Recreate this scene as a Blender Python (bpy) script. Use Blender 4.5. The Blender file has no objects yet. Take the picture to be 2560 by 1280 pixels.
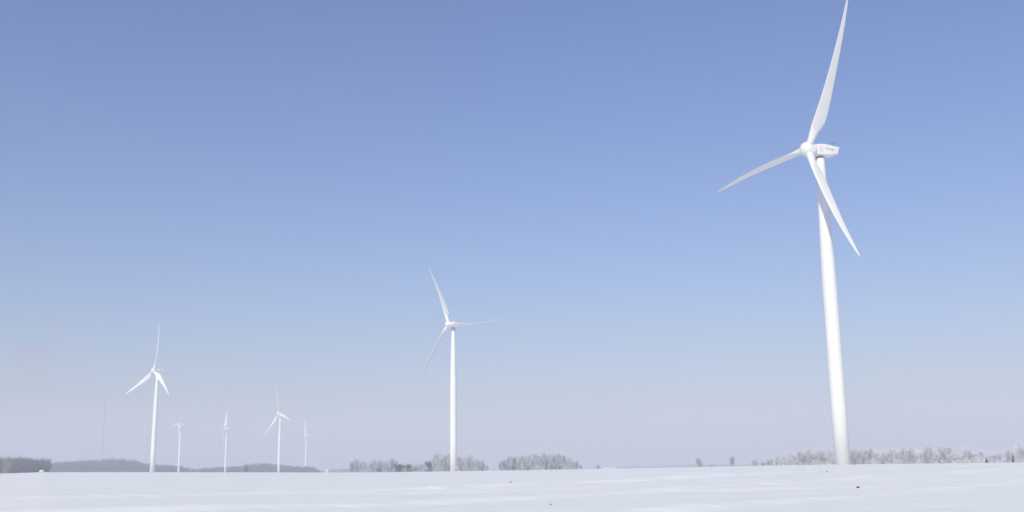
import bpy, math, random
import numpy as np
from mathutils import Matrix, Vector

R = math.radians
sc = bpy.context.scene
col = sc.collection

# ------------------------------------------------------------------ camera
EYE = 1.7
F_PX, W_PX = 2588.9, 2560.0
PITCH, ROLL = R(11.593), R(-0.690)
cam = bpy.data.cameras.new('camera')
cam.sensor_width = 36.0
cam.lens = 36.0 * F_PX / W_PX
cam.clip_start, cam.clip_end = 0.1, 20000
camo = bpy.data.objects.new('camera', cam)
col.objects.link(camo)
camo.matrix_world = (Matrix.Translation((0, 0, EYE)) @ Matrix.Rotation(R(90) + PITCH, 4, 'X')
                     @ Matrix.Rotation(ROLL, 4, 'Z'))
sc.camera = camo

# ------------------------------------------------------------------ light
SUN_EL, SUN_AZ = R(35.0), R(-19.5)          # low winter sun behind the camera, a little to its left
SUN_DIR = Vector((math.sin(SUN_AZ) * math.cos(SUN_EL), -math.cos(SUN_AZ) * math.cos(SUN_EL), math.sin(SUN_EL)))
sun = bpy.data.lights.new('sun', 'SUN')
sun.energy = 4.0
sun.angle = R(0.53)
sun.color = (1.0, 0.925, 0.67)
suno = bpy.data.objects.new('sun', sun)
col.objects.link(suno)
suno.rotation_euler = SUN_DIR.to_track_quat('Z', 'Y').to_euler()

world = bpy.data.worlds.new('World')
sc.world = world
world.use_nodes = True
wn, wl = world.node_tree.nodes, world.node_tree.links
wn.clear()
sky = wn.new('ShaderNodeTexSky')
sky.sky_type = 'NISHITA'
sky.sun_disc = False
sky.sun_elevation = SUN_EL
# the sky's rotation is measured clockwise from +Y seen from above
sky.sun_rotation = math.atan2(SUN_DIR.x, SUN_DIR.y)
sky.altitude = 0
sky.air_density = 1.5
sky.dust_density = 0.8
sky.ozone_density = 1.0
bg = wn.new('ShaderNodeBackground')
bg.inputs['Strength'].default_value = 0.115
wo = wn.new('ShaderNodeOutputWorld')
tint = wn.new('ShaderNodeMix')               # the deep violet-leaning blue of a cold clear day
tint.data_type = 'RGBA'; tint.blend_type = 'MULTIPLY'
tint.inputs['Factor'].default_value = 1.0
tint.inputs[7].default_value = (0.51, 0.605, 0.97, 1)
wl.new(sky.outputs[0], tint.inputs[6])
# a faint rosy smear of thin cloud low in the sky to the left
geo = wn.new('ShaderNodeTexCoord')
dot = wn.new('ShaderNodeVectorMath'); dot.operation = 'DOT_PRODUCT'
dot.inputs[1].default_value = Vector((-0.424, 0.902, 0.085)).normalized()
wl.new(geo.outputs['Generated'], dot.inputs[0])
spot = wn.new('ShaderNodeMapRange'); spot.interpolation_type = 'SMOOTHSTEP'
spot.inputs['From Min'].default_value = math.cos(R(3.6)); spot.inputs['From Max'].default_value = 1.0
wl.new(dot.outputs['Value'], spot.inputs['Value'])
wmap = wn.new('ShaderNodeMapping'); wmap.inputs['Scale'].default_value = (1, 1, 2.6)
wl.new(geo.outputs['Generated'], wmap.inputs['Vector'])
wnz = wn.new('ShaderNodeTexNoise'); wnz.inputs['Scale'].default_value = 22; wnz.inputs['Detail'].default_value = 4
wl.new(wmap.outputs[0], wnz.inputs['Vector'])
thr = wn.new('ShaderNodeMapRange'); thr.interpolation_type = 'SMOOTHSTEP'
thr.inputs['From Min'].default_value = .38; thr.inputs['From Max'].default_value = .68
wl.new(wnz.outputs['Fac'], thr.inputs['Value'])
mul = wn.new('ShaderNodeMath'); mul.operation = 'MULTIPLY'
wl.new(spot.outputs[0], mul.inputs[0]); wl.new(thr.outputs[0], mul.inputs[1])
mul2 = wn.new('ShaderNodeMath'); mul2.operation = 'MULTIPLY'; mul2.inputs[1].default_value = .5
wl.new(mul.outputs[0], mul2.inputs[0])
cl = wn.new('ShaderNodeMix'); cl.data_type = 'RGBA'
wl.new(mul2.outputs[0], cl.inputs['Factor'])
wl.new(tint.outputs[2], cl.inputs[6])
cl.inputs[7].default_value = (3.1, 3.0, 3.9, 1)
wl.new(cl.outputs[2], bg.inputs['Color'])
wl.new(bg.outputs[0], wo.inputs['Surface'])

sc.view_settings.view_transform = 'Standard'
sc.view_settings.look = 'None'
sc.view_settings.gamma = 1
sc.view_settings.exposure = 0.0
sc.render.engine = 'CYCLES'
sc.cycles.use_denoising = True
sc.cycles.volume_bounces = 1
sc.cycles.max_bounces = 6
sc.cycles.diffuse_bounces = 3
sc.cycles.transparent_max_bounces = 4
sc.cycles.caustics_reflective = False
sc.cycles.caustics_refractive = False
sc.cycles.pixel_filter_type = 'BLACKMAN_HARRIS'
sc.cycles.filter_width = 1.5

# ------------------------------------------------------------------ helpers
def tag(o, label=None, cat=None, group=None, kind=None):
    if label: o['label'] = label
    if cat: o['category'] = cat
    if group: o['group'] = group
    if kind: o['kind'] = kind
    return o

def empty(name, loc, rz=0.0):
    o = bpy.data.objects.new(name, None)
    o.empty_display_size = 1
    o.location = loc
    o.rotation_euler = (0, 0, rz)
    col.objects.link(o)
    return o

def mesh_obj(name, me, mat=None, parent=None):
    o = bpy.data.objects.new(name, me)
    if mat is not None and not me.materials:
        me.materials.append(mat)
    col.objects.link(o)
    if parent: o.parent = parent
    return o

def make_mesh(name, verts, faces, smooth=False, mat=None):
    me = bpy.data.meshes.new(name)
    me.from_pydata([tuple(map(float, v)) for v in verts], [], [tuple(int(i) for i in f) for f in faces])
    if smooth:
        me.polygons.foreach_set('use_smooth', [True] * len(me.polygons))
    if mat: me.materials.append(mat)
    me.update()
    return me

class MB:
    """collects simple shapes into one mesh"""
    def __init__(self): self.v, self.f = [], []
    def add(self, v, f):
        n = len(self.v)
        self.v += [tuple(p) for p in v]
        self.f += [tuple(i + n for i in q) for q in f]
        return self
    def box(self, x0, x1, y0, y1, z0, z1):
        v = [(x, y, z) for z in (z0, z1) for y in (y0, y1) for x in (x0, x1)]
        return self.add(v, [(0, 2, 3, 1), (4, 5, 7, 6), (0, 1, 5, 4), (2, 6, 7, 3), (0, 4, 6, 2), (1, 3, 7, 5)])
    def tube(self, p, q, r0, r1=None, n=8, cap=True):
        r1 = r0 if r1 is None else r1
        p, q = Vector(p), Vector(q)
        d = (q - p).normalized()
        s = d.orthogonal().normalized(); t = d.cross(s)
        v = []
        for c, r in ((p, r0), (q, r1)):
            for k in range(n):
                a = 2 * math.pi * k / n
                v.append(c + (s * math.cos(a) + t * math.sin(a)) * r)
        f = [(k, (k + 1) % n, n + (k + 1) % n, n + k) for k in range(n)]
        if cap: f += [tuple(range(n))[::-1], tuple(range(n, 2 * n))]
        return self.add(v, f)
    def rings(self, rings, cap0=True, cap1=True):
        n = len(rings[0]); v = [p for r in rings for p in r]
        f = []
        for i in range(len(rings) - 1):
            for k in range(n):
                f.append((i * n + k, i * n + (k + 1) % n, (i + 1) * n + (k + 1) % n, (i + 1) * n + k))
        if cap0: f.append(tuple(range(n))[::-1])
        if cap1: f.append(tuple(range((len(rings) - 1) * n, len(rings) * n)))
        return self.add(v, f)
    def mesh(self, name, mat=None, smooth=False):
        return make_mesh(name, self.v, self.f, smooth, mat)
    def build(self, name, mat, parent=None, smooth=False):
        return mesh_obj(name, self.mesh(name, mat, smooth), None, parent)

def auto_smooth(o, ang=35):
    me = o.data
    me.polygons.foreach_set('use_smooth', [True] * len(me.polygons))
    try: me.set_sharp_from_angle(angle=R(ang))
    except Exception: pass

def material(name, base, rough=0.6, vary=0.0, vscale=1.0, spec=0.5, second=None):
    m = bpy.data.materials.new(name)
    m.use_nodes = True
    nt = m.node_tree
    b = nt.nodes['Principled BSDF']
    b.inputs['Roughness'].default_value = rough
    b.inputs['Specular IOR Level'].default_value = spec
    b.inputs['Base Color'].default_value = (*base, 1)
    if vary or second:
        tc = nt.nodes.new('ShaderNodeTexCoord')
        nz = nt.nodes.new('ShaderNodeTexNoise')
        nz.inputs['Scale'].default_value = vscale
        nz.inputs['Detail'].default_value = 4
        nt.links.new(tc.outputs['Object'], nz.inputs['Vector'])
        rp = nt.nodes.new('ShaderNodeValToRGB')
        c2 = second or tuple(c * (1 - vary) for c in base)
        rp.color_ramp.elements[0].position = 0.35
        rp.color_ramp.elements[1].position = 0.68
        rp.color_ramp.elements[0].color = (*c2, 1)
        rp.color_ramp.elements[1].color = (*base, 1)
        nt.links.new(nz.outputs['Fac'], rp.inputs[0])
        nt.links.new(rp.outputs[0], b.inputs['Base Color'])
    return m

# --- photograph geometry: a pixel of the 2560 x 1280 photograph -> a direction from the camera
def direction(px, py):
    x, y = px - 1280.0, py - 640.0
    c, s = math.cos(ROLL), math.sin(ROLL)
    X, Y = c * x + s * y, -s * x + c * y
    u, d = -Y / F_PX, 1.0
    return Vector((X / F_PX, d * math.cos(PITCH) - u * math.sin(PITCH), d * math.sin(PITCH) + u * math.cos(PITCH)))

# --- value noise
def _hash(ix, iy, seed):
    h = (ix.astype(np.int64) * 374761393 + iy.astype(np.int64) * 668265263 + seed * 1442695041) & 0x7fffffff
    h = ((h ^ (h >> 13)) * 1274126177) & 0x7fffffff
    h = h ^ (h >> 16)
    return (h & 0xffff) / 65535.0
def vnoise(x, y, seed=0):
    x, y = np.asarray(x, float), np.asarray(y, float)
    ix, iy = np.floor(x), np.floor(y)
    fx, fy = x - ix, y - iy
    fx = fx * fx * fx * (fx * (fx * 6 - 15) + 10); fy = fy * fy * fy * (fy * (fy * 6 - 15) + 10)
    a, b = _hash(ix, iy, seed), _hash(ix + 1, iy, seed)
    c, d = _hash(ix, iy + 1, seed), _hash(ix + 1, iy + 1, seed)
    return (a * (1 - fx) + b * fx) * (1 - fy) + (c * (1 - fx) + d * fx) * fy
def sstep(e0, e1, x):
    t = np.clip((x - e0) / (e1 - e0), 0, 1)
    return t * t * (3 - 2 * t)

# ------------------------------------------------------------------ snow field
SKYLINE = [(-400, 1186), (0, 1183.5), (60, 1182), (110, 1180.3), (300, 1180), (480, 1180.3), (880, 1181), (1000, 1179.6),
           (1133, 1177.8), (1300, 1175.2), (1480, 1172.2), (1600, 1169.8), (1800, 1166), (2000, 1163),
           (2107, 1161.6), (2300, 1159), (2560, 1156), (3000, 1150)]
_az, _te = [], []
for px, py in SKYLINE:
    d = direction(px, py)
    _az.append(math.atan2(d.x, d.y)); _te.append(d.z / math.hypot(d.x, d.y))
def base_height(x, y):
    r = np.hypot(x, y) + 1e-6
    te = np.interp(np.arctan2(x, y), _az, _te)
    w = 1.0 / (1.0 + (r / 110.0) ** 2.6)
    far = np.clip(r - 450.0, 0, None)
    h = EYE + r * te - EYE * w - 0.00055 * far - 0.0000001 * far ** 2
    k = sstep(2.0, 26.0, r)
    return h * k
RIDGES = [  # (offset along the (-1,1) normal, height, face width, tail width)
    (56.0, .15, 1.6, 9.0), (63.0, .05, 1.8, 8.0), (38.0, .13, 1.6, 8.0), (78.0, .09, 2.0, 10.0),
    (22.0, .12, 1.4, 6.0), (10.0, .10, 1.4, 7.0), (-4.0, .10, 1.4, 7.0), (104.0, .09, 2.5, 14.0), (140.0, .10, 3.0, 16.0)]
def drift(x, y):
    r = np.hypot(x, y)
    n = (-x + y) / math.sqrt(2); s = (x + y) / math.sqrt(2)
    h = np.zeros_like(r)
    for i, (off, amp, fw, tw) in enumerate(RIDGES):
        wob = (vnoise(s / 38.0, np.full_like(s, i * 7.3), 5) - .5) * 7.0 + (vnoise(s / 9.0, np.full_like(s, i * 3.1), 6) - .5) * 1.2
        q = n - off - wob
        a = 1.7 * amp * (0.35 + 0.9 * vnoise(s / 27.0, np.full_like(s, i * 5.7), 9))
        h += a * np.where(q < 0, 0, sstep(0, fw, q) * np.exp(-np.clip(q - fw, 0, None) / tw))
    # wind-packed ripples, long across the view and short along it
    ca, sa = math.cos(R(12)), math.sin(R(12))
    p, q = ca * x + sa * y, -sa * x + ca * y
    big = vnoise(p / 22, q / 7, 11) - .5
    mid = vnoise(p / 7, q / 2.3, 12) - .5
    fin = vnoise(p / 2.6, q / .8, 13) - .5
    patch = vnoise(x / 30, y / 30, 15)
    h += .16 * big + .06 * mid * (.4 + patch) + .03 * fin * (.3 + 1.2 * patch)
    # crusty lips: low steps that catch the sun
    t = vnoise(p / 6.5, q / 1.5, 21) * .75 + vnoise(p / 2.2, q / .7, 22) * .25
    lip = sstep(.70, .735, t) * sstep(.45, .75, vnoise(x / 24, y / 24, 23))
    h += .065 * lip * (.35 + .65 * sstep(40, 75, r))
    t2 = vnoise(p / 8.5, q / 1.1, 31) * .8 + vnoise(p / 2.8, q / .6, 32) * .2
    lip2 = sstep(.705, .72, t2) * sstep(.42, .62, vnoise(x / 17, y / 17, 33))
    h += .05 * lip2 * sstep(48, 85, r)
    return h * sstep(6, 20, r) * (1 - sstep(260, 520, r))
def ground(x, y):
    return base_height(np.asarray(x, float), np.asarray(y, float)) + drift(np.asarray(x, float), np.asarray(y, float))
def gz(x, y):
    return float(ground(np.array([x]), np.array([y]))[0])

az = np.concatenate([np.linspace(-180, -36, 40)[:-1], np.linspace(-36, 36, 620), np.linspace(36, 180, 40)[1:-1]])
inv = np.linspace(1 / 24.0, 1 / 330.0, 560)
rad = np.concatenate([[0.6, 2, 4, 7, 10, 14, 18, 21], 1 / inv, np.geomspace(345, 5200, 60)])
A, Rr = np.meshgrid(np.radians(az), rad)
GX, GY = Rr * np.sin(A), Rr * np.cos(A)
GZ = ground(GX, GY)
na, nr = len(az), len(rad)
verts = np.stack([GX, GY, GZ], -1).reshape(-1, 3)
verts = np.vstack([verts, [[0, 0, 0]]])
ii, jj = np.meshgrid(np.arange(nr - 1), np.arange(na), indexing='ij')
j2 = (jj + 1) % na
quads = np.stack([ii * na + jj, ii * na + j2, (ii + 1) * na + j2, (ii + 1) * na + jj], -1).reshape(-1, 4)[:, ::-1]
cen = np.array([[k, nr * na, (k + 1) % na] for k in range(na)])[:, ::-1]
me = bpy.data.meshes.new('snow_field')
me.vertices.add(len(verts)); me.vertices.foreach_set('co', verts.astype(np.float32).ravel())
nl = len(quads) * 4 + len(cen) * 3
me.loops.add(nl)
me.loops.foreach_set('vertex_index', np.concatenate([quads.ravel(), cen.ravel()]).astype(np.int32))
me.polygons.add(len(quads) + len(cen))
me.polygons.foreach_set('loop_start', np.concatenate([np.arange(len(quads)) * 4, len(quads) * 4 + np.arange(len(cen)) * 3]).astype(np.int32))
me.polygons.foreach_set('use_smooth', np.ones(len(quads) + len(cen), bool))
me.update(calc_edges=True); me.validate()
snow = bpy.data.materials.new('snow')
snow.use_nodes = True
nt = snow.node_tree
b = nt.nodes['Principled BSDF']
b.inputs['Roughness'].default_value = 0.55
b.inputs['Specular IOR Level'].default_value = 0.25
tc = nt.nodes.new('ShaderNodeTexCoord')
mp = nt.nodes.new('ShaderNodeMapping'); mp.inputs['Scale'].default_value = (.35, 1.2, 1); mp.inputs['Rotation'].default_value = (0, 0, R(-12))
nt.links.new(tc.outputs['Object'], mp.inputs['Vector'])
n1 = nt.nodes.new('ShaderNodeTexNoise'); n1.inputs['Scale'].default_value = 1.3; n1.inputs['Detail'].default_value = 7
nt.links.new(mp.outputs[0], n1.inputs['Vector'])
rp = nt.nodes.new('ShaderNodeValToRGB')
rp.color_ramp.elements[0].position, rp.color_ramp.elements[1].position = .3, .7
rp.color_ramp.elements[0].color = (.84, .85, .865, 1); rp.color_ramp.elements[1].color = (.91, .91, .91, 1)
nt.links.new(n1.outputs['Fac'], rp.inputs[0]); nt.links.new(rp.outputs[0], b.inputs['Base Color'])
bp = nt.nodes.new('ShaderNodeBump'); bp.inputs['Strength'].default_value = .6; bp.inputs['Distance'].default_value = .07
nt.links.new(n1.outputs['Fac'], bp.inputs['Height']); nt.links.new(bp.outputs[0], b.inputs['Normal'])
me.materials.append(snow)
fld = bpy.data.objects.new('snow_field', me); col.objects.link(fld)
tag(fld, kind='structure')

def at(px, dist):
    """the ground point under photograph column px at a distance"""
    d = direction(px, 1172)
    k = dist / math.hypot(d.x, d.y)
    return d.x * k, d.y * k

# ------------------------------------------------------------------ wind turbines
paint = material('turbine_paint', (.75, .755, .765), .38, .035, .25)
grey = material('dark_seam', (.16, .17, .19), .6)
letter = material('lettering_grey', (.30, .32, .36), .6)
pale = material('emblem_grey', (.60, .63, .68), .6)
metal = material('vane_metal', (.10, .11, .13), .5)
RT, HUB_H, OV, TAU = 38.6, 78.0, 3.6, R(5)

def blade_mesh():
    """local axes: Z outwards, X counter-clockwise seen from the front, Y upwind; nose to the wind (feathered)"""
    prof = [(1.3, 1.78, 1.78, .5), (2.6, 1.80, 1.78, .5), (3.6, 1.98, 1.68, .47), (4.8, 2.36, 1.42, .42), (6.0, 2.78, 1.16, .37), (7.2, 3.03, .95, .33),
            (8.6, 3.06, .80, .31), (10.5, 2.92, .68, .30), (13, 2.70, .57, .29), (16, 2.44, .48, .29), (20, 2.10, .39, .29), (24, 1.77, .31, .29),
            (28, 1.44, .24, .29), (32, 1.08, .17, .29), (35, .78, .12, .30), (37, .52, .075, .32), (38.1, .28, .04, .36), (38.6, .10, .02, .45)]
    rr = [p[0] for p in prof]
    zs = np.concatenate([np.linspace(1.3, 9, 22), np.linspace(9.6, 36, 34), np.linspace(36.4, 38.6, 9)])
    n = 28; rings = []
    for z in zs:
        c = np.interp(z, rr, [p[1] for p in prof]) * np.interp(z, [3, 6], [1, 1.12]); t = np.interp(z, rr, [p[2] for p in prof]); ax = np.interp(z, rr, [p[3] for p in prof])
        k = min(1.0, max(0.0, (z - 2.6) / 4.2)); k = k * k * (3 - 2 * k)
        pitch = R(np.interp(z, [2.6, 8, 20, 38.6], [96, 95, 86, 82]))
        s = z / 38.6
        off = 4.4 * (s * s - s)                       # pre-bend, in the rotor plane once feathered
        ring = []
        for i in range(n):
            a = 2 * math.pi * i / n
            xc = .5 - .5 * math.cos(a)                # 0 nose, 1 tail
            sg = 1 if math.sin(a) >= 0 else -1
            circ = .5 * abs(math.sin(a))
            foil = 1.48 * (.2969 * math.sqrt(max(xc, 0)) - .126 * xc - .3516 * xc ** 2 + .2843 * xc ** 3 - .1036 * xc ** 4) * 2.2
            th = (circ * (1 - k) + foil * k) * t * sg * (1.0 if sg > 0 else 1 - .35 * k)
            ch = (ax - xc) * c                        # positive towards the nose
            # nose direction: clockwise*cos(pitch) + upwind*sin(pitch)
            nx, ny = -math.cos(pitch), math.sin(pitch)
            tx, ty = ny, -nx
            ring.append((off + nx * ch + tx * th, ny * ch + ty * th, z))
        rings.append(ring)
    return MB().rings(rings).mesh('blade', paint, True)

def ring_mesh(r0, r1, z0, z1, name, mat, n=40):
    mb = MB()
    prof = [(r0, z0), (r1, z0), (r1, z1), (r0, z1)]
    v = []; f = []
    for k in range(n):
        a = 2 * math.pi * k / n
        v += [(r * math.cos(a), r * math.sin(a), z) for r, z in prof]
    for k in range(n):
        for j in range(4):
            f.append((k * 4 + j, ((k + 1) % n) * 4 + j, ((k + 1) % n) * 4 + (j + 1) % 4, k * 4 + (j + 1) % 4))
    return mb.add(v, f).mesh(name, mat, False)

def tower_mesh():
    prof = [(0, 1.80), (15, 1.80), (30, 1.80), (40, 1.795), (43, 1.785), (46, 1.745), (50, 1.66), (56, 1.52), (66, 1.29), (74, 1.10), (76.2, 1.05)]
    n = 64
    z0 = -1.5
    rings = [[(r * math.cos(2 * math.pi * k / n), r * math.sin(2 * math.pi * k / n), z if z > 0 else z0) for k in range(n)] for z, r in prof]
    return MB().rings(rings).mesh('tower', paint, True)

def nacelle_mesh():
    """local: X downwind from the hub centre, Y sideways, Z up"""
    st = [(1.55, 1.18, 1.28, -1.12, .75), (1.9, 1.50, 1.45, -1.30, .55), (2.6, 1.62, 1.55, -1.37, .42), (4.4, 1.68, 1.66, -1.36, .36), (4.8, 1.68, 1.66, -1.33, .36),
          (6.2, 1.62, 1.54, -1.10, .34), (7.4, 1.52, 1.44, -.86, .32), (8.15, 1.44, 1.37, -.66, .30)]
    def ring(u, w, top, bot, rad):
        pts = []
        zc = [(w, bot, -90), (w, top, 0), (-w, top, 90), (-w, bot, 180)]
        for y, z, a0 in zc:
            cy = y - math.copysign(rad, y); cz = z + rad if z == bot else z - rad
            for k in range(6):
                a = R(a0 + 90 * k / 5)
                pts.append((u, cy + rad * math.cos(a), cz + rad * math.sin(a)))
        return pts
    mb = MB()
    rings = [ring(*s) for s in st]
    # raked tail: the roof runs on as a lip, the rear face slants in below it
    last = st[-1]
    def slant(r, f):
        top, bot = last[2], last[3]
        out = []
        for (u, y, z) in r:
            h = (z - bot) / (top - bot)
            out.append((u + f * (h ** 1.2), y, z))
        return out
    rings[-1] = slant(rings[-1], .55)
    mb.rings(rings)
    # roof lip plate
    mb.box(8.3, 9.15, -1.30, 1.30, 1.24, 1.34)
    return mb.mesh('nacelle', paint, False)

def spinner_mesh():
    """local: Z upwind from the hub centre"""
    prof = []
    for k in range(15):
        a = R(90 * k / 14)
        prof.append((1.88 * math.cos(a), .35 + 1.75 * math.sin(a)))
    prof = [(1.55, -1.60), (1.75, -1.52), (1.84, -1.2), (1.88, -.6)] + prof
    n = 48
    rings = [[(max(r, .01) * math.cos(2 * math.pi * k / n), max(r, .01) * math.sin(2 * math.pi * k / n), z) for k in range(n)] for r, z in prof]
    return MB().rings(rings).mesh('spinner', paint, True)

def text_mesh(body, size, name, mat):
    cu = bpy.data.curves.new(name + '_curve', 'FONT')
    cu.body = body; cu.size = size; cu.extrude = .006; cu.align_x = 'CENTER'; cu.align_y = 'CENTER'
    to = bpy.data.objects.new(name + '_curve', cu)
    col.objects.link(to)
    dg = bpy.context.evaluated_depsgraph_get()
    m = bpy.data.meshes.new_from_object(to.evaluated_get(dg))
    m.name = name
    bpy.data.objects.remove(to); bpy.data.curves.remove(cu)
    m.materials.clear(); m.materials.append(mat)
    return m

def emblem_mesh():
    mb = MB(); n = 40
    for (r0, r1, a0, a1) in ((.62, .80, 20, 330), (.36, .50, 200, 500), (0.0, .22, 0, 360)):
        v, f = [], []
        for k in range(n + 1):
            a = R(a0 + (a1 - a0) * k / n)
            v += [(r0 * math.cos(a), r0 * math.sin(a), 0), (r1 * math.cos(a), r1 * math.sin(a), 0),
                  (r1 * math.cos(a), r1 * math.sin(a), .012), (r0 * math.cos(a), r0 * math.sin(a), .012)]
        for k in range(n):
            for j in range(4):
                f.append((k * 4 + j, k * 4 + 4 + j, k * 4 + 4 + (j + 1) % 4, k * 4 + (j + 1) % 4))
        mb.add(v, f)
    return mb.mesh('emblem', pale)

def vane_mesh():
    mb = MB()
    mb.tube((0, 0, 0), (0, 0, 1.35), .035, .025)
    mb.tube((0, -.45, 1.25), (0, .45, 1.25), .025)
    mb.box(-.05, .32, -.47, -.43, 1.22, 1.48)
    mb.tube((0, .45, 1.25), (0, .45, 1.45), .03)
    for k in range(3):
        a = R(120 * k)
        c = Vector((.16 * math.cos(a), .45 + .16 * math.sin(a), 1.45))
        mb.tube((0, .45, 1.45), c, .012)
        mb.tube(c - Vector((0, 0, .06)), c + Vector((0, 0, .06)), .07, .03)
    mb.tube((.0, 0, .05), (-.75, 0, .0), .02)
    mb.tube((-.75, 0, .0), (0, 0, .9), .012)
    return mb.mesh('wind_vane', metal)

ME = dict(blade=blade_mesh(), tower=tower_mesh(), nacelle=nacelle_mesh(), spinner=spinner_mesh(), vane=vane_mesh(),
          text=text_mesh('Gamesa', .86, 'lettering', letter), emblem=emblem_mesh(),
          collar=ring_mesh(.86, 1.02, 1.66, 1.86, 'root_collar', paint), seam=ring_mesh(.80, .945, 1.56, 1.66, 'root_seam', grey),
          neck=ring_mesh(.6, 1.14, -.14, .0, 'yaw_ring', grey))
door_mb = MB().box(-.45, .45, -.06, .06, 0, 2.1)
ME['door'] = door_mb.mesh('door', material('door_grey', (.55, .57, .60), .5))
st_mb = MB()
for k in range(7):
    st_mb.box(-.5, .5, -.12 + .28 * k, .12 + .28 * k, 1.55 - .25 * k, 1.60 - .25 * k)
st_mb.tube((-.5, 0, 1.6), (-.5, 0, 2.6), .03); st_mb.tube((.5, 0, 1.6), (.5, 0, 2.6), .03)
st_mb.tube((-.5, 0, 2.6), (-.5, 1.8, 1.0), .03); st_mb.tube((.5, 0, 2.6), (.5, 1.8, 1.0), .03)
st_mb.tube((-.5, 1.8, 1.0), (-.5, 1.8, -.2), .03); st_mb.tube((.5, 1.8, 1.0), (.5, 1.8, -.2), .03)
ME['stair'] = st_mb.mesh('stair', material('galvanised_white', (.72, .75, .76), .4))
vent_mb = MB()
vent_mb.rings([[(x * s, y * s, z) for x, y in ((-.55, -.6), (.55, -.6), (.55, .6), (-.55, .6))] for s, z in ((1, -.05), (1, .22), (.8, .34))])
ME['vent'] = vent_mb.mesh('roof_vent', paint)
hatch_mb = MB().box(-.55, .55, -.02, .02, -.62, .62)
ME['hatch'] = hatch_mb.mesh('side_hatch', material('hatch_white', (.72, .73, .75), .45))
nac_first = None

def turbine(loc, psi, th, bend, label, door_az=None, pitch=88):
    root = empty('wind_turbine', loc)
    tag(root, label, 'wind turbine', 'wind turbines standing on the snow field')
    a0 = Vector((-math.sin(psi), -math.cos(psi), 0))          # upwind, level
    a = Vector((a0.x * math.cos(TAU), a0.y * math.cos(TAU), math.sin(TAU)))
    r = Vector((math.cos(psi), -math.sin(psi), 0))
    u = a.cross(r)
    hub = Vector((0, 0, HUB_H)) + a * OV
    tw = mesh_obj('tower', ME['tower'], None, root)
    dz = psi if door_az is None else door_az
    rt = 1.80
    def on_tower(name, me, off, z):
        o = mesh_obj(name, me, None, tw)
        o.matrix_local = Matrix.Rotation(dz, 4, 'Z') @ Matrix.Translation((0, rt + off, z))
        return o
    on_tower('door', ME['door'], -.02, 1.6)
    on_tower('stair', ME['stair'], .15, 0)
    yr = mesh_obj('yaw_ring', ME['neck'], None, tw); yr.location = (0, 0, HUB_H - 1.66)
    nac = mesh_obj('nacelle', ME['nacelle'], None, root)
    hub_level = Vector((0, 0, HUB_H + .12)) + a0 * OV
    M = Matrix(((-a0.x, -r.x, 0), (-a0.y, -r.y, 0), (0, 0, 1))).to_4x4()   # X downwind, Z up
    nac.matrix_local = Matrix.Translation(hub_level) @ M
    for s in (1, -1):
        side = Matrix(((-s, 0, 0), (0, 0, s), (0, 1, 0))).to_4x4()          # lettering plane stood up on the side wall
        t = mesh_obj('lettering', ME['text'], None, nac)
        t.matrix_local = Matrix.Translation((5.45, s * 1.672, .42)) @ Matrix.Rotation(-R(2.2) * s, 4, 'Z') @ side
        e = mesh_obj('emblem', ME['emblem'], None, nac)
        e.matrix_local = Matrix.Translation((2.9, s * 1.640, .25)) @ side
    v = mesh_obj('roof_vent', ME['vent'], None, nac); v.location = (3.7, 0, 1.62)
    w = mesh_obj('wind_vane', ME['vane'], None, nac); w.location = (8.1, 0, 1.32)
    sp = mesh_obj('spinner', ME['spinner'], None, root)
    sp.matrix_local = Matrix.Translation(hub) @ Matrix(((r.x, u.x, a.x), (r.y, u.y, a.y), (r.z, u.z, a.z))).to_4x4()
    for k in range(3):
        q = th + k * 2 * math.pi / 3
        d = u * math.cos(q) - r * math.sin(q)
        t = -u * math.sin(q) - r * math.cos(q)
        cone = math.atan2(bend, RT)
        dz_ = d * math.cos(cone) + a * math.sin(cone)
        ay = a * math.cos(cone) - d * math.sin(cone)
        Mb = Matrix(((t.x, ay.x, dz_.x), (t.y, ay.y, dz_.y), (t.z, ay.z, dz_.z))).to_4x4()
        bl = mesh_obj('blade', ME['blade'], None, root)
        bl.matrix_local = Matrix.Translation(hub) @ Mb @ Matrix.Rotation(R(88 - pitch), 4, 'Z')
        for nm in ('collar', 'seam'):
            c = mesh_obj('root_' + nm, ME[nm], None, bl)
            c.location = (4.4 * ((1.7 / 38.6) ** 2 - 1.7 / 38.6), 0, 0)
    return root

TURB = [
    (78.41, 252.47, 67.5, -27.1, 1.84, 'largest white wind turbine in front at right, blade tip cut by the top edge', R(40)),
    (-32.42, 560.26, 41.1, 28.0, .99, 'white wind turbine standing alone before the copse near the picture centre', R(-128)),
    (-279.87, 815.90, 41.2, -4.0, 2.48, 'white wind turbine furthest left, tallest of the left-hand cluster', R(40)),
    (-551.99, 1735.97, 59.1, -33.2, .4, 'small hazy wind turbine just right of the tall left turbine, a blade leaning right', R(40)),
    (-517.27, 1888.71, 76.5, 20.5, 1.07, 'small hazy wind turbine seen side-on with its foot behind a dark bush', R(40)),
    (-315.32, 1411.97, 47.9, 14.2, 1.63, 'mid-sized hazy wind turbine before the distant wood, blades spread in a Y', R(40)),
    (-438.93, 2218.29, 70.7, 10.1, 1.92, 'smallest faintest wind turbine, its foot hidden behind the distant wood', R(40)),
]
for (x, y, psi, th, bend, label, daz), pt in zip(TURB, (88, 93, 16, 4, 88, 16, 88)):
    turbine((x, y, gz(x, y) - .05), R(psi), R(th), bend, label, daz, pt)

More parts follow.
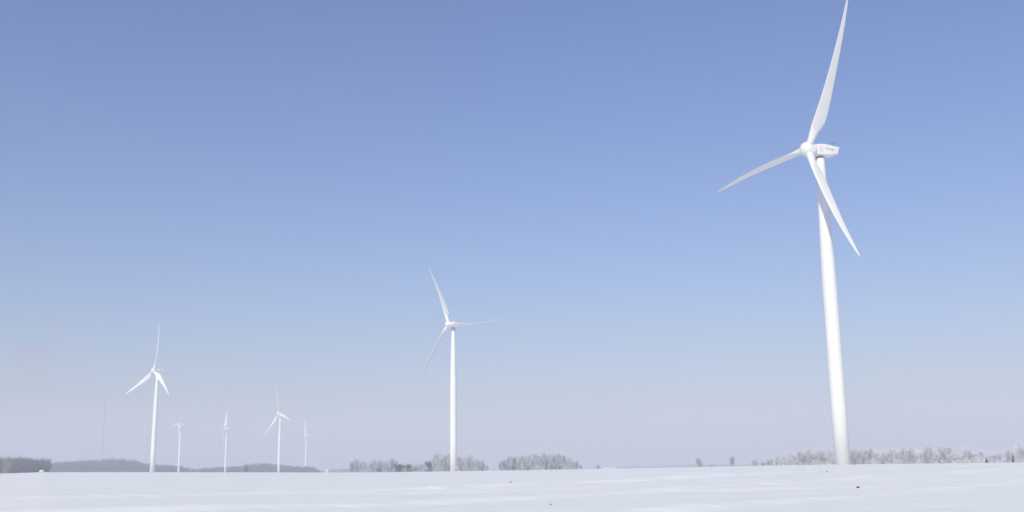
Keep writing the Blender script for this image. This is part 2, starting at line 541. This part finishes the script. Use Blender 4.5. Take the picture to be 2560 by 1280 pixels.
# ------------------------------------------------------------------ trees
bark = material('bark_grey', (.34, .33, .36), .9)
frost_a = material('frosted_twigs', (.78, .79, .85), .8, .2, .6)
frost_b = material('grey_twigs', (.60, .61, .69), .85, .2, .6)
frost_g = material('fan_twigs', (.34, .35, .41), .85, .35, .6)
frost_c = material('bare_brown_twigs', (.13, .135, .165), .9, .35, .6)
frost_t = material('tawny_twigs', (.36, .33, .28), .9, .3, .6)
needle = material('dark_needles', (.09, .11, .12), .8, .4, .8)

def limbs_to_mesh(segs, name, n=5):
    mb = MB()
    for p, q, r0, r1 in segs:
        mb.tube(p, q, r0, r1, n, False)
    return mb.mesh(name, bark, True)

def twigs_mesh(pts, dirs, length, width, rng, name, mat):
    """slivers: one thin quad-ish triangle pair per twig"""
    n = len(pts)
    pts, dirs = np.asarray(pts), np.asarray(dirs)
    dirs = dirs / np.linalg.norm(dirs, axis=1, keepdims=True)
    L = length * (.5 + rng.random(n))[:, None]
    sd = np.cross(dirs, rng.normal(size=(n, 3))); sd /= np.linalg.norm(sd, axis=1, keepdims=True)
    wd = width * (.6 + .8 * rng.random(n))[:, None] * (1.25 - .075 * pts[:, 2:3]).clip(.45, 1.3)
    bend = rng.normal(size=(n, 3)) * .10 * L
    v = np.concatenate([pts - sd * wd * .5, pts + sd * wd * .5, pts + dirs * L * .55 + bend + sd * wd * .4, pts + dirs * L * .55 + bend - sd * wd * .4, pts + dirs * L], 0)
    k = np.arange(n)
    quad = np.stack([k, k + n, k + 2 * n, k + 3 * n], -1)
    tri = np.stack([k + 3 * n, k + 2 * n, k + 4 * n], -1)
    me = bpy.data.meshes.new(name)
    me.from_pydata(v.tolist(), [], quad.tolist() + tri.tolist())
    me.materials.append(mat); me.update()
    return me

def bare_tree(kind, seed, mat, ntw=1500):
    """unit tree about 10 m tall; returns (trunk mesh, crown mesh)"""
    rng = np.random.default_rng(seed)
    H = 10.0
    segs, tips = [], []
    def grow(p, d, L, r, lev, up):
        k = 3
        for i in range(k):
            d2 = d + rng.normal(size=3) * .10 + np.array([0, 0, up])
            d2 /= np.linalg.norm(d2)
            q = p + d2 * L / k
            segs.append((p, q, r * (1 - .25 * i), r * (1 - .25 * (i + 1)) + .01))
            tips.append((q, d2, lev))
            p, d = q, d2
            if lev < 3:
                for _ in range(rng.integers(1, 3) if lev else 2):
                    side = rng.normal(size=3); side[2] = abs(side[2]) * .4
                    side /= np.linalg.norm(side)
                    sp = {'vase': .55, 'poplar': .38, 'round': .95}[kind]
                    nd = d * (1 - .3 * sp) + side * sp
                    nd /= np.linalg.norm(nd)
                    grow(p, nd, L * (.62 if kind != 'poplar' else .55) * (.8 + .4 * rng.random()), r * .5, lev + 1, up)
    stems = {'vase': 3, 'poplar': 1, 'round': 2}[kind]
    for s in range(stems):
        a = 2 * math.pi * rng.random()
        lean = {'vase': .16, 'poplar': .03, 'round': .22}[kind]
        d = np.array([math.cos(a) * lean, math.sin(a) * lean, 1.0]); d /= np.linalg.norm(d)
        grow(np.array([.25 * math.cos(a) * (stems > 1), .25 * math.sin(a) * (stems > 1), -.6]), d, {'vase': 7.2, 'poplar': 9.0, 'round': 5.5}[kind] * (.85 + .25 * rng.random()), .16, 0, {'vase': .05, 'poplar': .05, 'round': .02}[kind])
    P = np.array([t[0] for t in tips]); Dd = np.array([t[1] for t in tips]); lv = np.array([t[2] for t in tips])
    wgt = np.where(lv >= 1, 1.0 + lv, .15); wgt /= wgt.sum()
    ix = rng.choice(len(P), ntw, p=wgt)
    spread = {'vase': .55, 'poplar': .45, 'round': .75}[kind]
    base = P[ix] + rng.normal(size=(ntw, 3)) * .22 - Dd[ix] * rng.random((ntw, 1)) * .9
    dr = Dd[ix] + rng.normal(size=(ntw, 3)) * spread + np.array([0, 0, .25 if kind != 'round' else .0])
    base[:, 2] = np.maximum(base[:, 2], .1)
    nb = ntw // 3                                   # shoots and low growth round the foot
    ab = 2 * math.pi * rng.random(nb); rb = np.sqrt(rng.random(nb)) * {'vase': 1.5, 'poplar': 1.0, 'round': 2.2}[kind]
    base = np.concatenate([base, np.stack([rb * np.cos(ab), rb * np.sin(ab), 4.2 * rng.random(nb) ** 1.2], -1)])
    dr = np.concatenate([dr, np.stack([np.cos(ab) * .35, np.sin(ab) * .35, np.ones(nb)], -1) + rng.normal(size=(nb, 3)) * .4])
    zmax = np.percentile(base[:, 2], 99.7) + .5
    k = H / zmax
    tw = twigs_mesh(base * k, dr, 1.0, .05, rng, 'crown', mat)
    segs = [(np.array(p) * k, np.array(q) * k, r0, r1) for p, q, r0, r1 in segs if r0 > .03]
    return limbs_to_mesh(segs, 'trunk', 5), tw

def bush(seed, mat, ntw=900, w=1.0, up=.35):
    rng = np.random.default_rng(seed)
    segs = []; pts = []; dr = []
    for s in range(14):
        a = 2 * math.pi * rng.random(); el = R(25 + 62 * rng.random())
        d = np.array([math.cos(a) * math.cos(el) * w, math.sin(a) * math.cos(el) * w, math.sin(el)])
        L = 9.0 * (.65 + .35 * rng.random())
        p = np.array([.3 * math.cos(a), .3 * math.sin(a), -.5])
        for i in range(4):
            q = p + (d + rng.normal(size=3) * .12) * L / 4
            segs.append((p, q, .10 * (1 - .2 * i), .10 * (1 - .2 * (i + 1))))
            m = int(ntw / 14 * (.1 + .3 * i) / 2.2)
            pts += list(q + rng.normal(size=(m, 3)) * .9); dr += list(d + rng.normal(size=(m, 3)) * .8 + np.array([0, 0, up]))
            p = q
    pts = np.array(pts); pts[:, 2] = np.abs(pts[:, 2])
    k = 10.0 / (pts[:, 2].max() + .4)
    return limbs_to_mesh([(np.array(a) * k, np.array(c) * k, r0, r1) for a, c, r0, r1 in segs], 'stem', 4), twigs_mesh(pts * k, np.array(dr), 1.1, .09, rng, 'foliage', mat)

def conifer(seed, mat, slim=.28):
    rng = np.random.default_rng(seed)
    n = 1600
    z = 10 * (1 - np.sqrt(rng.random(n))) ** .9
    rr = (10 - z) * slim * np.sqrt(rng.random(n)) * (.75 + .35 * np.sin(z * 4.1 + rng.random()))
    a = 2 * math.pi * rng.random(n)
    pts = np.stack([rr * np.cos(a), rr * np.sin(a), z + .2], -1)
    dr = np.stack([np.cos(a), np.sin(a), -.25 + .3 * rng.normal(size=n)], -1)
    return limbs_to_mesh([(np.array([0, 0, -.5]), np.array([0, 0, 9.2]), .18, .03)], 'trunk', 6), twigs_mesh(pts, dr, .75, .16, rng, 'crown', mat)

LIB = {}
for nm, kind, mat, seeds in (('vase_grey', 'vase', frost_b, range(1, 6)), ('poplar_grey', 'poplar', frost_b, range(11, 16)),
                             ('vase_frost', 'vase', frost_a, range(21, 26)), ('poplar_frost', 'poplar', frost_a, range(31, 35)),
                             ('round_frost', 'round', frost_a, range(41, 45)), ('round_dark', 'round', frost_c, range(51, 55)),
                             ('vase_dark', 'vase', frost_c, range(61, 65)), ('round_tawny', 'round', frost_t, range(71, 72))):
    LIB[nm] = [bare_tree(kind, s, mat, 4200 if nm == 'round_frost' else 3300) for s in seeds]
LIB['fan_grey'] = [bush(s, frost_g, 1300, .55, .5) for s in (95, 96, 97)]
LIB['bush_grey'] = [bush(s, frost_b) for s in (81, 82, 83)]
LIB['bush_frost'] = [bush(s, frost_a) for s in (84, 85, 86)]
LIB['bush_dark'] = [bush(s, frost_c) for s in (87, 88)]
LIB['conifer'] = [conifer(91, needle, .26), conifer(92, needle, .16)]
prng = random.Random(7)
cnt = {}
def plant(name, lib, px, dist, hpx, wscale, label, cat, group=None):
    """a tree whose top stands hpx photograph pixels above the snow line"""
    v = LIB[lib]
    i = cnt.get(lib, 0); cnt[lib] = i + 1
    tr, cr = v[i % len(v)]
    x, y = at(px, dist)
    z = gz(x, y)
    py = float(np.interp(px, [p[0] for p in SKYLINE], [p[1] for p in SKYLINE])) - hpx
    d = direction(px, py)
    top = EYE + d.z / math.hypot(d.x, d.y) * math.hypot(x, y)
    h = max(.4, top - z)
    root = empty(name, (x, y, z), prng.random() * 6.28)
    s = h / 10.0
    root.scale = (s * wscale, s * wscale, s)
    tag(root, label, cat, group)
    mesh_obj(tr.name.split('.')[0], tr, None, root)
    mesh_obj(cr.name.split('.')[0], cr, None, root)
    return root

def prof(pts, x):
    return float(np.interp(x, [p[0] for p in pts], [p[1] for p in pts]))

# the copse behind the lone turbine, left and right of it
C1 = [(882, 24), (888, 42), (897, 40), (905, 29), (920, 30), (935, 32), (955, 34), (970, 37), (982, 33), (990, 25), (1005, 21), (1030, 20), (1060, 24), (1075, 30), (1085, 42),
      (1110, 45), (1130, 45), (1150, 41), (1170, 41), (1190, 36), (1205, 28), (1213, 13)]
C2 = [(1250, 12), (1256, 27), (1265, 34), (1285, 37), (1310, 37), (1340, 41), (1370, 41), (1400, 38), (1420, 34), (1435, 26), (1443, 14), (1450, 7)]
def copse(P, x0, x1, step, dist, libs, label, group, wmin=.8, wmax=1.15, jit=.20):
    x = x0
    while x < x1:
        h = prof(P, x) * (1 + jit * (prng.random() - .65))
        plant('bare_tree', prng.choice(libs), x, dist + prng.uniform(-25, 45), h, prng.uniform(wmin, wmax), label, 'tree', group)
        x += step * prng.uniform(.7, 1.3)
copse(C1, 884, 990, 7.5, 820, ['vase_grey', 'poplar_grey', 'vase_grey'], 'bare grey tree in the copse left of the lone middle turbine', 'grey trees in the left copse')
copse(C1, 992, 1078, 6.0, 840, ['vase_grey', 'round_dark', 'vase_dark'], 'low bare tree in the dip of the copse left of the middle turbine', 'low trees in the dip of the copse')
copse(C1, 1080, 1212, 6.5, 830, ['vase_grey', 'poplar_grey', 'poplar_grey'], 'tall bare grey tree right behind the lone middle turbine', 'tall trees behind the middle turbine')
copse([(a, h * .9) for a, h in C1], 886, 1208, 9.0, 900, ['vase_grey', 'poplar_grey'], 'bare grey tree deep in the copse around the middle turbine', 'trees deep in the copse around the middle turbine')
copse([(a, h * .92) for a, h in C2], 1258, 1442, 8.0, 920, ['vase_grey', 'poplar_grey'], 'bare grey tree deep in the flat-topped copse', 'trees deep in the flat-topped copse')
copse(C2, 1254, 1450, 6.0, 850, ['poplar_grey', 'poplar_grey', 'vase_grey'], 'slender bare grey tree in the flat-topped copse right of the middle turbine', 'slender trees in the right-hand copse')
for i, (px, h) in enumerate(((925, 12), (948, 15), (985, 14), (1012, 15), (1040, 14), (1068, 17), (1095, 16), (1122, 18), (1160, 17), (1185, 15), (1275, 14), (1305, 16), (1345, 17), (1385, 16), (1415, 14))):
    plant('shrub', ['bush_grey', 'bush_dark', 'bush_grey'][i % 3], px, 800, h, 1.1, 'low grey shrub at the foot of the middle copses', 'shrub', 'shrubs at the foot of the middle copses')
for px, h, lab in ((880, 33, 'thin feathery tree at the very left end of the middle copse'), (1209, 24, 'thin feathery tree at the right end of the copse behind the middle turbine'),
                   (1218, 17, 'low feathery tree just past the copse behind the middle turbine'), (1250, 23, 'thin feathery tree at the left end of the flat-topped copse'),
                   (1443, 25, 'thin feathery tree at the right end of the flat-topped copse'), (1452, 15, 'low feathery tree trailing off right of the flat-topped copse'),
                   (1930, 19, 'thin feathery tree where the long right wood begins'), (1946, 27, 'taller feathery tree near the left end of the long right wood')):
    plant('bare_tree', 'fan_grey', px, 810 if px < 1900 else 730, h, .6, lab, 'tree')
plant('shrub', 'bush_frost', 906, 780, 8, 1.5, 'pale frosted shrub low at the left end of the middle copse', 'shrub')
plant('shrub', 'bush_grey', 1217, 830, 12, .9, 'small grey shrub in the gap right of the middle turbine, nearest it', 'shrub')
plant('shrub', 'bush_grey', 1236, 830, 9, 1.0, 'small grey shrub in the gap, close to the flat-topped copse', 'shrub')
plant('shrub', 'bush_dark', 1495, 620, 11.5, 1.05, 'lone round dark shrub on the skyline beside a long low white shed', 'shrub')
plant('bare_tree', 'fan_grey', 1748, 760, 27, .95, 'lone bare tree on the skyline, the left of two single trees', 'tree')
plant('shrub', 'bush_dark', 1779, 760, 5.5, 1.7, 'flat low dark shrub on the skyline right of a lone bare tree', 'shrub')
plant('bare_tree', 'fan_grey', 1832, 760, 29, .8, 'lone bare tree on the skyline just before the pale shrubs start', 'tree')
for px, h, w, lib, lab in ((1822, 9, 1.0, 'bush_grey', 'low grey shrub at the foot of the second lone tree'),
                           (1850, 10, 1.2, 'bush_frost', 'pale frosted shrub right beside the second lone tree'),
                           (1868, 14, 1.1, 'bush_frost', 'taller pale frosted shrub left of the round dark shrubs'),
                           (1888, 18, .75, 'bush_dark', 'round dark shrub, the larger of two before the right wood'),
                           (1907, 13, .8, 'bush_dark', 'round dark shrub, the smaller one between its larger twins'),
                           (1922, 17, .75, 'bush_dark', 'round dark shrub nearest the frosted right wood')):
    plant('shrub', lib, px, 740, h, w, lab, 'shrub')

# the long frosted wood behind the big turbine
C3 = [(1926, 9), (1945, 18), (1960, 27), (1985, 35), (2010, 40), (2040, 42), (2080, 41), (2130, 41), (2170, 41), (2200, 40), (2240, 37), (2270, 40), (2310, 42), (2340, 40), (2370, 40), (2395, 37)]
copse(C3, 1927, 2086, 7.0, 700, ['vase_frost', 'poplar_grey', 'poplar_frost', 'vase_grey'], 'frosted bare tree in the long wood left of the big turbine', 'frosted trees left of the big turbine')
copse(C3, 2090, 2380, 7.0, 690, ['poplar_grey', 'vase_frost', 'vase_grey', 'poplar_frost', 'poplar_grey'], 'frosted bare tree in the long wood right of the big turbine', 'frosted trees right of the big turbine')
copse([(1940, 14), (1985, 26), (2020, 33), (2390, 34)], 1950, 2385, 7.0, 780, ['vase_grey', 'poplar_grey'], 'grey tree at the back of the long frosted wood', 'grey trees at the back of the frosted wood')
for i, (px, h) in enumerate(((1955, 9), (1975, 12), (2003, 11), (2030, 13), (2058, 11), (2150, 13), (2178, 11), (2205, 14), (2250, 16), (2276, 12), (2300, 11), (2330, 13), (2356, 12))):
    plant('shrub', ['bush_frost', 'bush_grey'][i % 2], px, 660, h, 1.2, 'low frosted shrub along the front of the long right wood', 'shrub', 'shrubs along the front of the right wood')
for px, h, w, lib, lab in ((2392, 37, 1.15, 'round_frost', 'white frosted tree where the long wood meets the rounder trees'),
                           (2408, 34, 1.1, 'round_frost', 'bushy white frosted tree just left of the broad rounded one'),
                           (2434, 45, 1.2, 'round_frost', 'broad rounded white frosted tree standing above the long wood'),
                           (2457, 36, .9, 'vase_frost', 'slim frosted tree right of the broad rounded one'),
                           (2503, 36, 1.1, 'vase_frost', 'frosted tree behind the dark evergreens near the right edge'),
                           (2521, 33, .9, 'vase_grey', 'thin grey tree left of the tallest frosted tree'),
                           (2474, 23, 1.2, 'round_frost', 'low white frosted tree in the dip between the slim tree and the dark column'),
                           (2491, 26, 1.0, 'vase_frost', 'frosted tree in the dip, close to the taller one behind the evergreens'),
                           (2532, 31, 1.0, 'round_frost', 'white frosted tree behind the dark column evergreen'),
                           (2549, 57, 1.1, 'round_frost', 'tallest frosted tree, cut by the right edge'),
                           (2572, 52, 1.1, 'round_frost', 'frosted tree mostly beyond the right edge')):
    plant('bare_tree', lib, px, 540, h, w, lab, 'tree')
for px, h, w, lib, lab in ((2398, 14, 1.3, 'bush_frost', 'white frosted shrub under the leftmost rounder tree'),
                           (2420, 17, 1.3, 'bush_frost', 'white frosted shrub under the broad rounded tree'),
                           (2446, 18, 1.2, 'bush_frost', 'white frosted shrub left of the pointed dark evergreen'),
                           (2486, 17, .9, 'bush_grey', 'grey blue shrub right of the pointed dark evergreen'),
                           (2513, 20, 1.0, 'bush_frost', 'white frosted shrub between the two dark evergreens'),
                           (2552, 22, .9, 'bush_frost', 'white frosted shrub at the foot of the tallest right tree')):
    plant('shrub', lib, px, 520, h, w, lab, 'shrub')
plant('evergreen_tree', 'conifer', 2468, 500, 15, 1.0, 'pointed dark evergreen in front of the frosted trees', 'evergreen tree')
plant('evergreen_tree', 'conifer', 2535, 500, 21, .8, 'narrow dark column evergreen near the right edge', 'evergreen tree')

# the darker wood at the left edge
C4 = [(-30, 42), (0, 43), (20, 43), (50, 41), (75, 37), (90, 35), (105, 38), (118, 36), (123, 26), (126, 14)]
copse(C4, -24, 124, 5.5, 1150, ['round_dark', 'vase_dark'], 'dark bare tree in the wood at the left edge', 'dark trees in the left wood', .9, 1.25, .10)
copse([(-30, 34), (70, 33), (123, 22)], -24, 122, 5.0, 1100, ['round_dark', 'vase_dark'], 'dark bare tree along the front of the left wood', 'dark trees along the front of the left wood', 1.0, 1.4, .2)
plant('bare_tree', 'round_tawny', 15, 1020, 36, .95, 'pale tawny round tree among the dark ones at the left edge', 'tree')
plant('shrub', 'bush_dark', 578, 1150, 14, .55, 'dark shrub at the foot of the side-on hazy turbine', 'shrub')
plant('shrub', 'bush_dark', 592, 1180, 10, .7, 'low dark shrub between two taller ones in front of the distant wood', 'shrub')
plant('bare_tree', 'round_dark', 614, 1200, 25, .75, 'dark round tree standing before the distant wood, right of the side-on turbine', 'tree')

def far_wood(P, dist, label, mat_lib, step, kind='distant_wood'):
    """one mass of trees nobody could count"""
    x = P[0][0]; V, Fc, off = [], [], 0
    while x < P[-1][0]:
        for row in range(2):
            tr, cr = prng.choice(LIB[mat_lib])
            cx, cy = at(x + prng.uniform(-3, 3), dist + row * 60)
            z = gz(cx, cy)
            h_px = prof(P, x) * (1 - .12 * prng.random()) * (1 if row else .82)
            py = float(np.interp(x, [p[0] for p in SKYLINE], [p[1] for p in SKYLINE])) - h_px
            d = direction(x, py)
            h = max(.6, EYE + d.z / math.hypot(d.x, d.y) * math.hypot(cx, cy) - z)
            co = np.empty(len(cr.vertices) * 3); cr.vertices.foreach_get('co', co)
            co = co.reshape(-1, 3)
            n = len(co) // 5
            keep = np.arange(n)[:: 3]
            pts = np.concatenate([co[keep + k * n] for k in (0, 1, 2, 3, 4)])
            m = len(keep)
            # the far mass keeps a third of the twigs, each thicker
            c = (pts[:m] + pts[m:2 * m]) / 2
            for k in range(4): pts[k * m:(k + 1) * m] = pts[k * m:(k + 1) * m]
            w = (pts[m:2 * m] - pts[:m]) * 1.4
            pts[:m] -= w; pts[m:2 * m] += w; pts[2 * m:3 * m] += w; pts[3 * m:4 * m] -= w
            s = h / 10
            a = prng.random() * 6.28
            ca, sa = math.cos(a), math.sin(a)
            ws = s * prng.uniform(.9, 1.3)
            X = (pts[:, 0] * ca - pts[:, 1] * sa) * ws + cx; Y = (pts[:, 0] * sa + pts[:, 1] * ca) * ws + cy
            V.append(np.stack([X, Y, pts[:, 2] * s + z - .3], -1))
            k = np.arange(m)
            q = np.stack([k, k + m, k + 2 * m, k + 3 * m], -1) + off
            t = np.stack([k + 3 * m, k + 2 * m, k + 4 * m], -1) + off
            Fc += q.tolist() + t.tolist(); off += 5 * m
        x += step * prng.uniform(.8, 1.2)
    me = bpy.data.meshes.new(kind)
    me.from_pydata(np.vstack(V).tolist(), [], Fc)
    me.materials.append(LIB[mat_lib][0][1].materials[0]); me.update()
    o = mesh_obj(kind, me)
    tag(o, label, 'wood', kind='stuff')
    return o
far_wood([(122, 22), (135, 25), (150, 30), (180, 31), (220, 33), (260, 34), (295, 38), (310, 34), (345, 31), (360, 25), (390, 22), (420, 21), (450, 18), (470, 12), (488, 9)],
         2000, 'hazy blue wood stretching from the dark left wood past the left turbine', 'round_dark', 4.2)
far_wood([(488, 9), (505, 12), (540, 15), (575, 16), (600, 18), (625, 20), (640, 26), (660, 26), (680, 25), (700, 23), (730, 20), (750, 17), (775, 18), (790, 14), (804, 4)],
         2080, 'hazy blue wood behind the side-on and mid-sized turbines', 'round_dark', 4.2)
far_wood([(800, 6), (830, 9), (858, 12), (884, 8)], 3300, 'faint low wood on the horizon left of the middle copse', 'round_dark', 3.5)
far_wood([(1500, 4), (1560, 5), (1640, 6), (1730, 7), (1830, 7), (1930, 8)], 4300, 'faint low line of trees on the horizon in the open gap', 'round_dark', 3.6)

# ------------------------------------------------------------------ small things along the skyline
white = material('white_siding', (.62, .63, .65), .6, .08, .8)
roof_snow = material('snowy_roof', (.84, .85, .87), .6)
steel = material('mast_steel', (.17, .17, .19), .6, .2, .05)
wood = material('pole_wood', (.13, .11, .10), .8, .2, .6)
soil_pale = material('frosted_soil', (.30, .28, .27), .95, .5, 6.0)
soil = material('dark_soil', (.06, .045, .035), .95, .4, 6.0)

def shed(px, dist, w, d, hw, hr, label, rz=0.0):
    x, y = at(px, dist)
    root = empty('shed', (x, y, gz(x, y)), rz)
    tag(root, label, 'shed')
    mb = MB()
    mb.add([(-w / 2, -d / 2, -.5), (w / 2, -d / 2, -.5), (w / 2, d / 2, -.5), (-w / 2, d / 2, -.5),
            (-w / 2, -d / 2, hw), (w / 2, -d / 2, hw), (w / 2, d / 2, hw), (-w / 2, d / 2, hw), (-w / 2, 0, hw + hr), (w / 2, 0, hw + hr)],
           [(0, 1, 5, 4), (2, 3, 7, 6), (1, 2, 6, 9, 5), (3, 0, 4, 8, 7)])
    mb.build('wall', white, root)
    rb = MB()
    o = .25
    for s in (-1, 1):
        y0 = s * (d / 2 + o); z0 = hw - hr * o / (d / 2)
        v = [(-w / 2 - o, y0, z0 + .02), (w / 2 + o, y0, z0 + .02), (w / 2 + o, 0, hw + hr + .02), (-w / 2 - o, 0, hw + hr + .02)]
        v += [(a, b_, c + .18) for a, b_, c in v]
        rb.add(v, [(0, 1, 2, 3), (4, 7, 6, 5), (0, 4, 5, 1), (1, 5, 6, 2), (2, 6, 7, 3), (3, 7, 4, 0)])
    rb.build('roof', roof_snow, root)
    MB().box(-w * .12, w * .12, -d / 2 - .04, -d / 2 + .02, -.3, hw * .8).build('door', material('shed_door', (.3, .3, .33), .7), root)
    return root
shed(104, 1000, 2.8, 2.2, 1.1, .8, 'small white shed in front of the dark left wood', R(15))
shed(817, 2200, 5.5, 5.0, 4.2, 2.0, 'tiny white house on the horizon between the distant woods', R(20))
shed(1523, 600, 6.6, 2.2, .3, .1, 'long low white shed on the skyline beside a round dark shrub', R(-8))

def lattice_mast(px, dist, h, w0, w1):
    x, y = at(px, dist)
    root = empty('radio_mast', (x, y, gz(x, y)), R(20))
    tag(root, 'tall thin hazy radio mast rising behind the distant wood at left', 'radio mast')
    legs = MB(); br = MB(); n = 26
    c = [(math.cos(R(120 * k)), math.sin(R(120 * k))) for k in range(3)]
    wid = lambda t: w0 + (w1 - w0) * t ** .8
    for i in range(n):
        t0, t1 = i / n, (i + 1) / n
        for k in range(3):
            p = (c[k][0] * wid(t0), c[k][1] * wid(t0), h * t0); q = (c[k][0] * wid(t1), c[k][1] * wid(t1), h * t1)
            legs.tube(p, q, .13, .13, 5, False)
            m = (k + 1) % 3
            q2 = (c[m][0] * wid(t1), c[m][1] * wid(t1), h * t1)
            br.tube(p, q2, .06, .06, 4, False)
            br.tube(q, q2, .05, .05, 4, False)
    legs.build('mast_leg', steel, root); br.build('bracing', steel, root)
    MB().tube((0, 0, h - .5), (0, 0, h + 6), .2, .1, 6).build('antenna', steel, root)
d_ = direction(266, 986)
mx, my = at(252, 2350)
lattice_mast(252, 2350, d_.z / math.hypot(d_.x, d_.y) * 2350 + EYE - gz(mx, my) - 6, 2.0, .7)

def pole(px, dist, h, label):
    x, y = at(px, dist)
    root = empty('utility_pole', (x, y, gz(x, y)), R(15))
    tag(root, label, 'utility pole', 'utility poles on the horizon')
    MB().tube((0, 0, -1), (0, 0, h), .13, .10, 8).build('post', wood, root)
    MB().box(-1.3, 1.3, -.07, .07, h - 1.0, h - .78).build('crossarm', wood, root)
    for k in (-1.15, 0, 1.15):
        MB().tube((k, 0, h - .78), (k, 0, h - .5), .07, .05, 6).build('insulator', white, root)
pole(1595, 1500, 14, 'thin faint utility pole on the open skyline, the tallest of them')
pole(1555, 1900, 9, 'thin faint utility pole on the skyline left of the tallest pole')
pole(1699, 1900, 11, 'thin faint utility pole on the skyline left of the lone bare tree')

# clods of soil that stick out of the snow
def clod(px, py, wpx, hpx, label, seed):
    d = direction(px, py)
    # march to the ground
    t = 20.0
    while t < 400:
        p = Vector((d.x * t, d.y * t, EYE + d.z * t))
        if p.z <= gz(p.x, p.y): break
        t += .1
    s = t / F_PX
    w, h = wpx * s, hpx * s
    rng = np.random.default_rng(seed)
    import bmesh
    bm = bmesh.new()
    bmesh.ops.create_icosphere(bm, subdivisions=3, radius=1)
    ph = rng.random(6) * 6
    for v in bm.verts:
        c = v.co
        k = 1 + .22 * math.sin(3.1 * c.x + ph[0]) * math.cos(2.7 * c.y + ph[1]) + .15 * math.sin(6.3 * c.z + 5.1 * c.x + ph[2]) + .08 * math.sin(11 * c.y + ph[3])
        v.co = Vector((c.x * k * w / 2, c.y * k * w / 2.6, max(c.z, -.35) * k * h))
    me = bpy.data.meshes.new('soil_clod'); bm.to_mesh(me); bm.free()
    me.materials.append(soil if seed == 1 else soil_pale)
    o = mesh_obj('soil_clod', me)
    p.z = gz(p.x, p.y)
    o.location = p
    tag(o, label, 'clod of soil', 'soil clods sticking out of the snow')
    return o
clod(2145, 1220, 7.5, 3.6, 'dark brown soil clod on the snow below the foot of the big turbine', 1)
clod(1377, 1262.5, 6.5, 3, 'grey soil clod nearest the bottom edge of the snow field', 2)
clod(1277, 1206, 6.5, 2.8, 'grey soil clod on the snow right below the middle copse', 3)
clod(2068, 1180.5, 4.5, 2.5, 'tiny dark soil clod on the snow just left of the big tower foot', 4)
clod(2053, 1181, 3.5, 2, 'tiniest dark soil clod, left of its neighbour by the big tower foot', 5)

# birds
def bird(px, py, dist, span, label, bank):
    d = direction(px, py); k = dist / math.hypot(d.x, d.y)
    root = empty('bird', (d.x * k, d.y * k, EYE + d.z * k), R(70))
    root.rotation_euler = (R(bank), 0, R(70))
    tag(root, label, 'bird', 'birds in the sky')
    feather = bpy.data.materials.get('bird_black') or material('bird_black', (.03, .03, .035), .7)
    rings = []
    for xx, rr in ((-.5, .02), (-.42, .10), (-.28, .05), (-.1, .10), (.1, .11), (.25, .07), (.33, .075), (.42, .05), (.52, .008)):
        rings.append([(xx * span, rr * span * math.cos(2 * math.pi * j / 10), rr * span * .8 * math.sin(2 * math.pi * j / 10)) for j in range(10)])
    MB().rings(rings).build('body', feather, root, True)
    for s in (1, -1):
        w = MB()
        pts = [(.18, .05, .02), (.22, .45, .22), (.02, .95, .30), (-.12, .85, .28), (-.10, .45, .20), (-.14, .05, .02)]
        v = [(a * span, s * b_ * span, c * span) for a, b_, c in pts]
        v += [(a, b_, c + .02 * span) for a, b_, c in v]
        w.add(v, [(0, 1, 4, 5), (1, 2, 3, 4), (6, 11, 10, 7), (7, 10, 9, 8)] + [(j, (j + 1) % 6, 6 + (j + 1) % 6, 6 + j) for j in range(6)])
        w.build('wing', feather, root)
bird(1483, 1004, 240, .34, 'small dark bird in the pale sky right of the middle turbine', 10)
bird(1538, 998, 420, .34, 'fainter tiny bird flying right of the darker one', -15)

# ------------------------------------------------------------------ haze
hz = MB().box(-5600, 5600, -5600, 5600, -20, 215)
hm = bpy.data.materials.new('haze')
hm.use_nodes = True
hn = hm.node_tree; hn.nodes.clear()
ho = hn.nodes.new('ShaderNodeOutputMaterial')
pv = hn.nodes.new('ShaderNodeVolumePrincipled')
pv.inputs['Color'].default_value = (.83, .86, .98, 1)
pv.inputs['Density'].default_value = 0.00036
pv.inputs['Anisotropy'].default_value = 0.0
hn.links.new(pv.outputs[0], ho.inputs['Volume'])
hzo = hz.build('haze', hm)
tag(hzo, kind='stuff')
for o in list(bpy.data.objects):
    if o.type == 'MESH' and o.name.split('.')[0] in ('nacelle',):
        auto_smooth(o, 30); break
print('ground min', GZ.min(), 'max', GZ.max())
